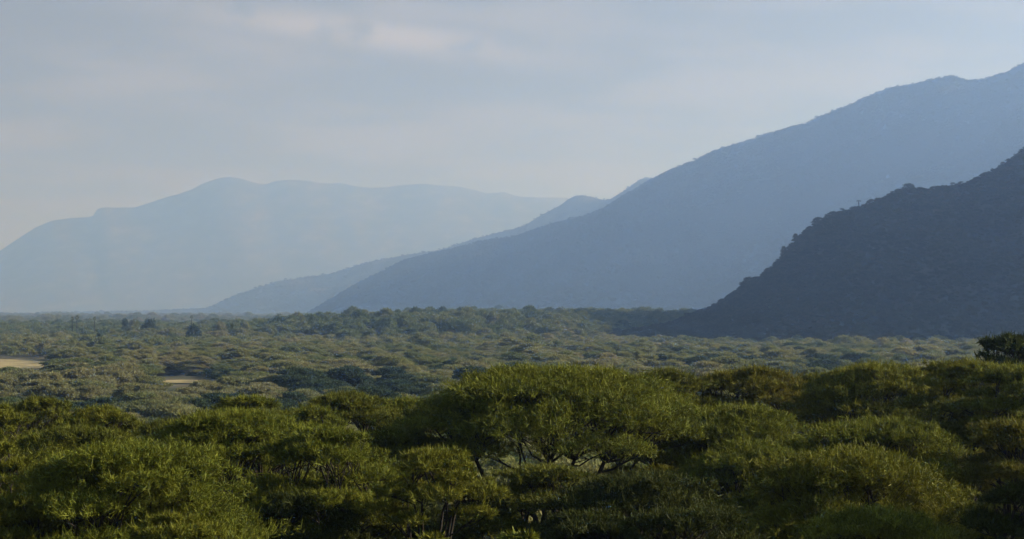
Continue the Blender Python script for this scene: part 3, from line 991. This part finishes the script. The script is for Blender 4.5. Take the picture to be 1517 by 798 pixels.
# ------------------------------------------------------------------ haze
bx = [(-46500, -46500, -12), (46500, 46500, 1340)]
(x0, y0, z0), (x1, y1, z1) = bx
V = [(x, y, z) for z in (z0, z1) for y in (y0, y1) for x in (x0, x1)]
Qz = [(0, 2, 3, 1), (4, 5, 7, 6), (0, 1, 5, 4), (2, 6, 7, 3), (0, 4, 6, 2), (1, 3, 7, 5)]
m, nt, N, L = new_mat("haze_air")
out = N.new("ShaderNodeOutputMaterial")
pv_ = N.new("ShaderNodeVolumePrincipled")
pv_.inputs["Color"].default_value = (0.38, 0.585, 0.97, 1)
pv_.inputs["Density"].default_value = 1.65e-4
pv_.inputs["Anisotropy"].default_value = 0.64
pv_.inputs["Absorption Color"].default_value = (1, 1, 1, 1)
L.new(pv_.outputs[0], out.inputs["Volume"])
hz = link("haze", mesh_from("haze", V, Qz), m)
tag(hz, "pale blue haze filling the whole valley", "haze", kind="stuff")

# ------------------------------------------------------------------ sky and sun
EL, AZ_BACK = math.radians(21.0), math.radians(-7.0)
sdir = Vector((math.cos(EL) * math.cos(AZ_BACK), -math.cos(EL) * math.sin(AZ_BACK), math.sin(EL)))
ld = bpy.data.lights.new("sun", 'SUN')
ld.energy = 5.0
ld.angle = math.radians(0.55)
ld.color = (1.0, 0.975, 0.94)
sun = bpy.data.objects.new("sun", ld)
COL.objects.link(sun)
sun.rotation_euler = (-sdir).to_track_quat('-Z', 'Y').to_euler()

w = bpy.data.worlds.new("World")
sc.world = w
w.use_nodes = True
nt = w.node_tree
N, L = nt.nodes, nt.links
N.clear()
out = N.new("ShaderNodeOutputWorld")
bg = N.new("ShaderNodeBackground")
bg.inputs["Strength"].default_value = 0.05
sky = N.new("ShaderNodeTexSky")
sky.sky_type = 'NISHITA'
sky.sun_disc = False
sky.sun_elevation = EL
sky.sun_rotation = math.atan2(sdir.x, sdir.y)
sky.air_density = 0.7
sky.ozone_density = 2.5
sky.dust_density = 0.6
tc = N.new("ShaderNodeTexCoord")
sep = N.new("ShaderNodeSeparateXYZ")
L.new(tc.outputs["Generated"], sep.inputs[0])


def mth(op, a, b=None, c=None):
    n_ = N.new("ShaderNodeMath"); n_.operation = op
    for i_, v_ in enumerate((a, b, c)):
        if v_ is None:
            continue
        if isinstance(v_, (int, float)):
            n_.inputs[i_].default_value = v_
        else:
            L.new(v_, n_.inputs[i_])
    return n_.outputs[0]


zc = mth('ADD', mth('MAXIMUM', sep.outputs[2], 0.0), 0.055)
cx_, cy_ = mth('DIVIDE', sep.outputs[0], zc), mth('DIVIDE', sep.outputs[1], zc)
comb = N.new("ShaderNodeCombineXYZ")
L.new(cx_, comb.inputs[0]); L.new(mth('MULTIPLY', cy_, 0.9), comb.inputs[1])
n1 = N.new("ShaderNodeTexNoise"); n1.inputs["Scale"].default_value = 1.1; n1.inputs["Detail"].default_value = 7; n1.inputs["Roughness"].default_value = 0.55
L.new(comb.outputs[0], n1.inputs["Vector"])
cr = N.new("ShaderNodeMapRange"); cr.interpolation_type = 'SMOOTHSTEP'
cr.inputs["From Min"].default_value = 0.42; cr.inputs["From Max"].default_value = 0.62
L.new(n1.outputs["Fac"], cr.inputs[0])
fall = N.new("ShaderNodeMapRange"); fall.interpolation_type = 'SMOOTHSTEP'
L.new(sep.outputs[2], fall.inputs["Value"])
fall.inputs["From Min"].default_value = 0.14; fall.inputs["From Max"].default_value = 0.34
fall.inputs["To Min"].default_value = 1.0; fall.inputs["To Max"].default_value = 0.04
veil = mth('MULTIPLY', fall.outputs[0], 0.90)
mix = N.new("ShaderNodeMix"); mix.data_type = 'RGBA'
L.new(veil, mix.inputs[0])
L.new(sky.outputs[0], mix.inputs[6])
mix.inputs[7].default_value = (3.02, 3.2, 3.22, 1)              # thin high veil
# one longer bank of cloud, higher up and a little left of the valley's axis
u_ = mth('ADD', mth('DIVIDE', sep.outputs[0], mth('MAXIMUM', sep.outputs[1], 0.05)), 0.075)
v_ = mth('DIVIDE', sep.outputs[2], mth('MAXIMUM', sep.outputs[1], 0.05))
dv = mth('ADD', mth('SUBTRACT', v_, 0.146), mth('MULTIPLY', u_, 0.125))
e_ = mth('ADD', mth('POWER', mth('DIVIDE', u_, 0.095), 2.0), mth('POWER', mth('DIVIDE', dv, 0.0085), 2.0))
bank = mth('EXPONENT', mth('MULTIPLY', e_, -1.0))
n2 = N.new("ShaderNodeTexNoise"); n2.inputs["Scale"].default_value = 26.0; n2.inputs["Detail"].default_value = 6
mp = N.new("ShaderNodeMapping"); mp.inputs["Scale"].default_value = (1.3, 1, 2.2)
L.new(tc.outputs["Generated"], mp.inputs[0]); L.new(mp.outputs[0], n2.inputs["Vector"])
mr2 = N.new("ShaderNodeMapRange"); mr2.interpolation_type = 'SMOOTHSTEP'
mr2.inputs["From Min"].default_value = 0.30; mr2.inputs["From Max"].default_value = 0.52
L.new(n2.outputs["Fac"], mr2.inputs[0])
bank = mth('MULTIPLY', mth('MULTIPLY', bank, mr2.outputs[0]), 0.8)
cl = mth('MULTIPLY', mth('MAXIMUM', mth('MULTIPLY', cr.outputs[0], 0.33), bank), fall.outputs[0])
mixc = N.new("ShaderNodeMix"); mixc.data_type = 'RGBA'
L.new(cl, mixc.inputs[0]); L.new(mix.outputs[2], mixc.inputs[6])
mixc.inputs[7].default_value = (6.4, 5.9, 5.5, 1)             # sunlit cloud
mix = mixc
L.new(mix.outputs[2], bg.inputs["Color"])
L.new(bg.outputs[0], out.inputs["Surface"])

# ------------------------------------------------------------------ render settings
sc.render.engine = 'CYCLES'
cy = sc.cycles
cy.use_denoising = True
cy.max_bounces = 8
cy.diffuse_bounces = 2
cy.transmission_bounces = 3
cy.transparent_max_bounces = 8
cy.volume_bounces = 3
cy.sample_clamp_indirect = 4.0
vs = sc.view_settings
vs.view_transform = 'Standard'
vs.look = 'None'
vs.exposure = 1.0
vs.gamma = 1.0
vs.use_curve_mapping = False
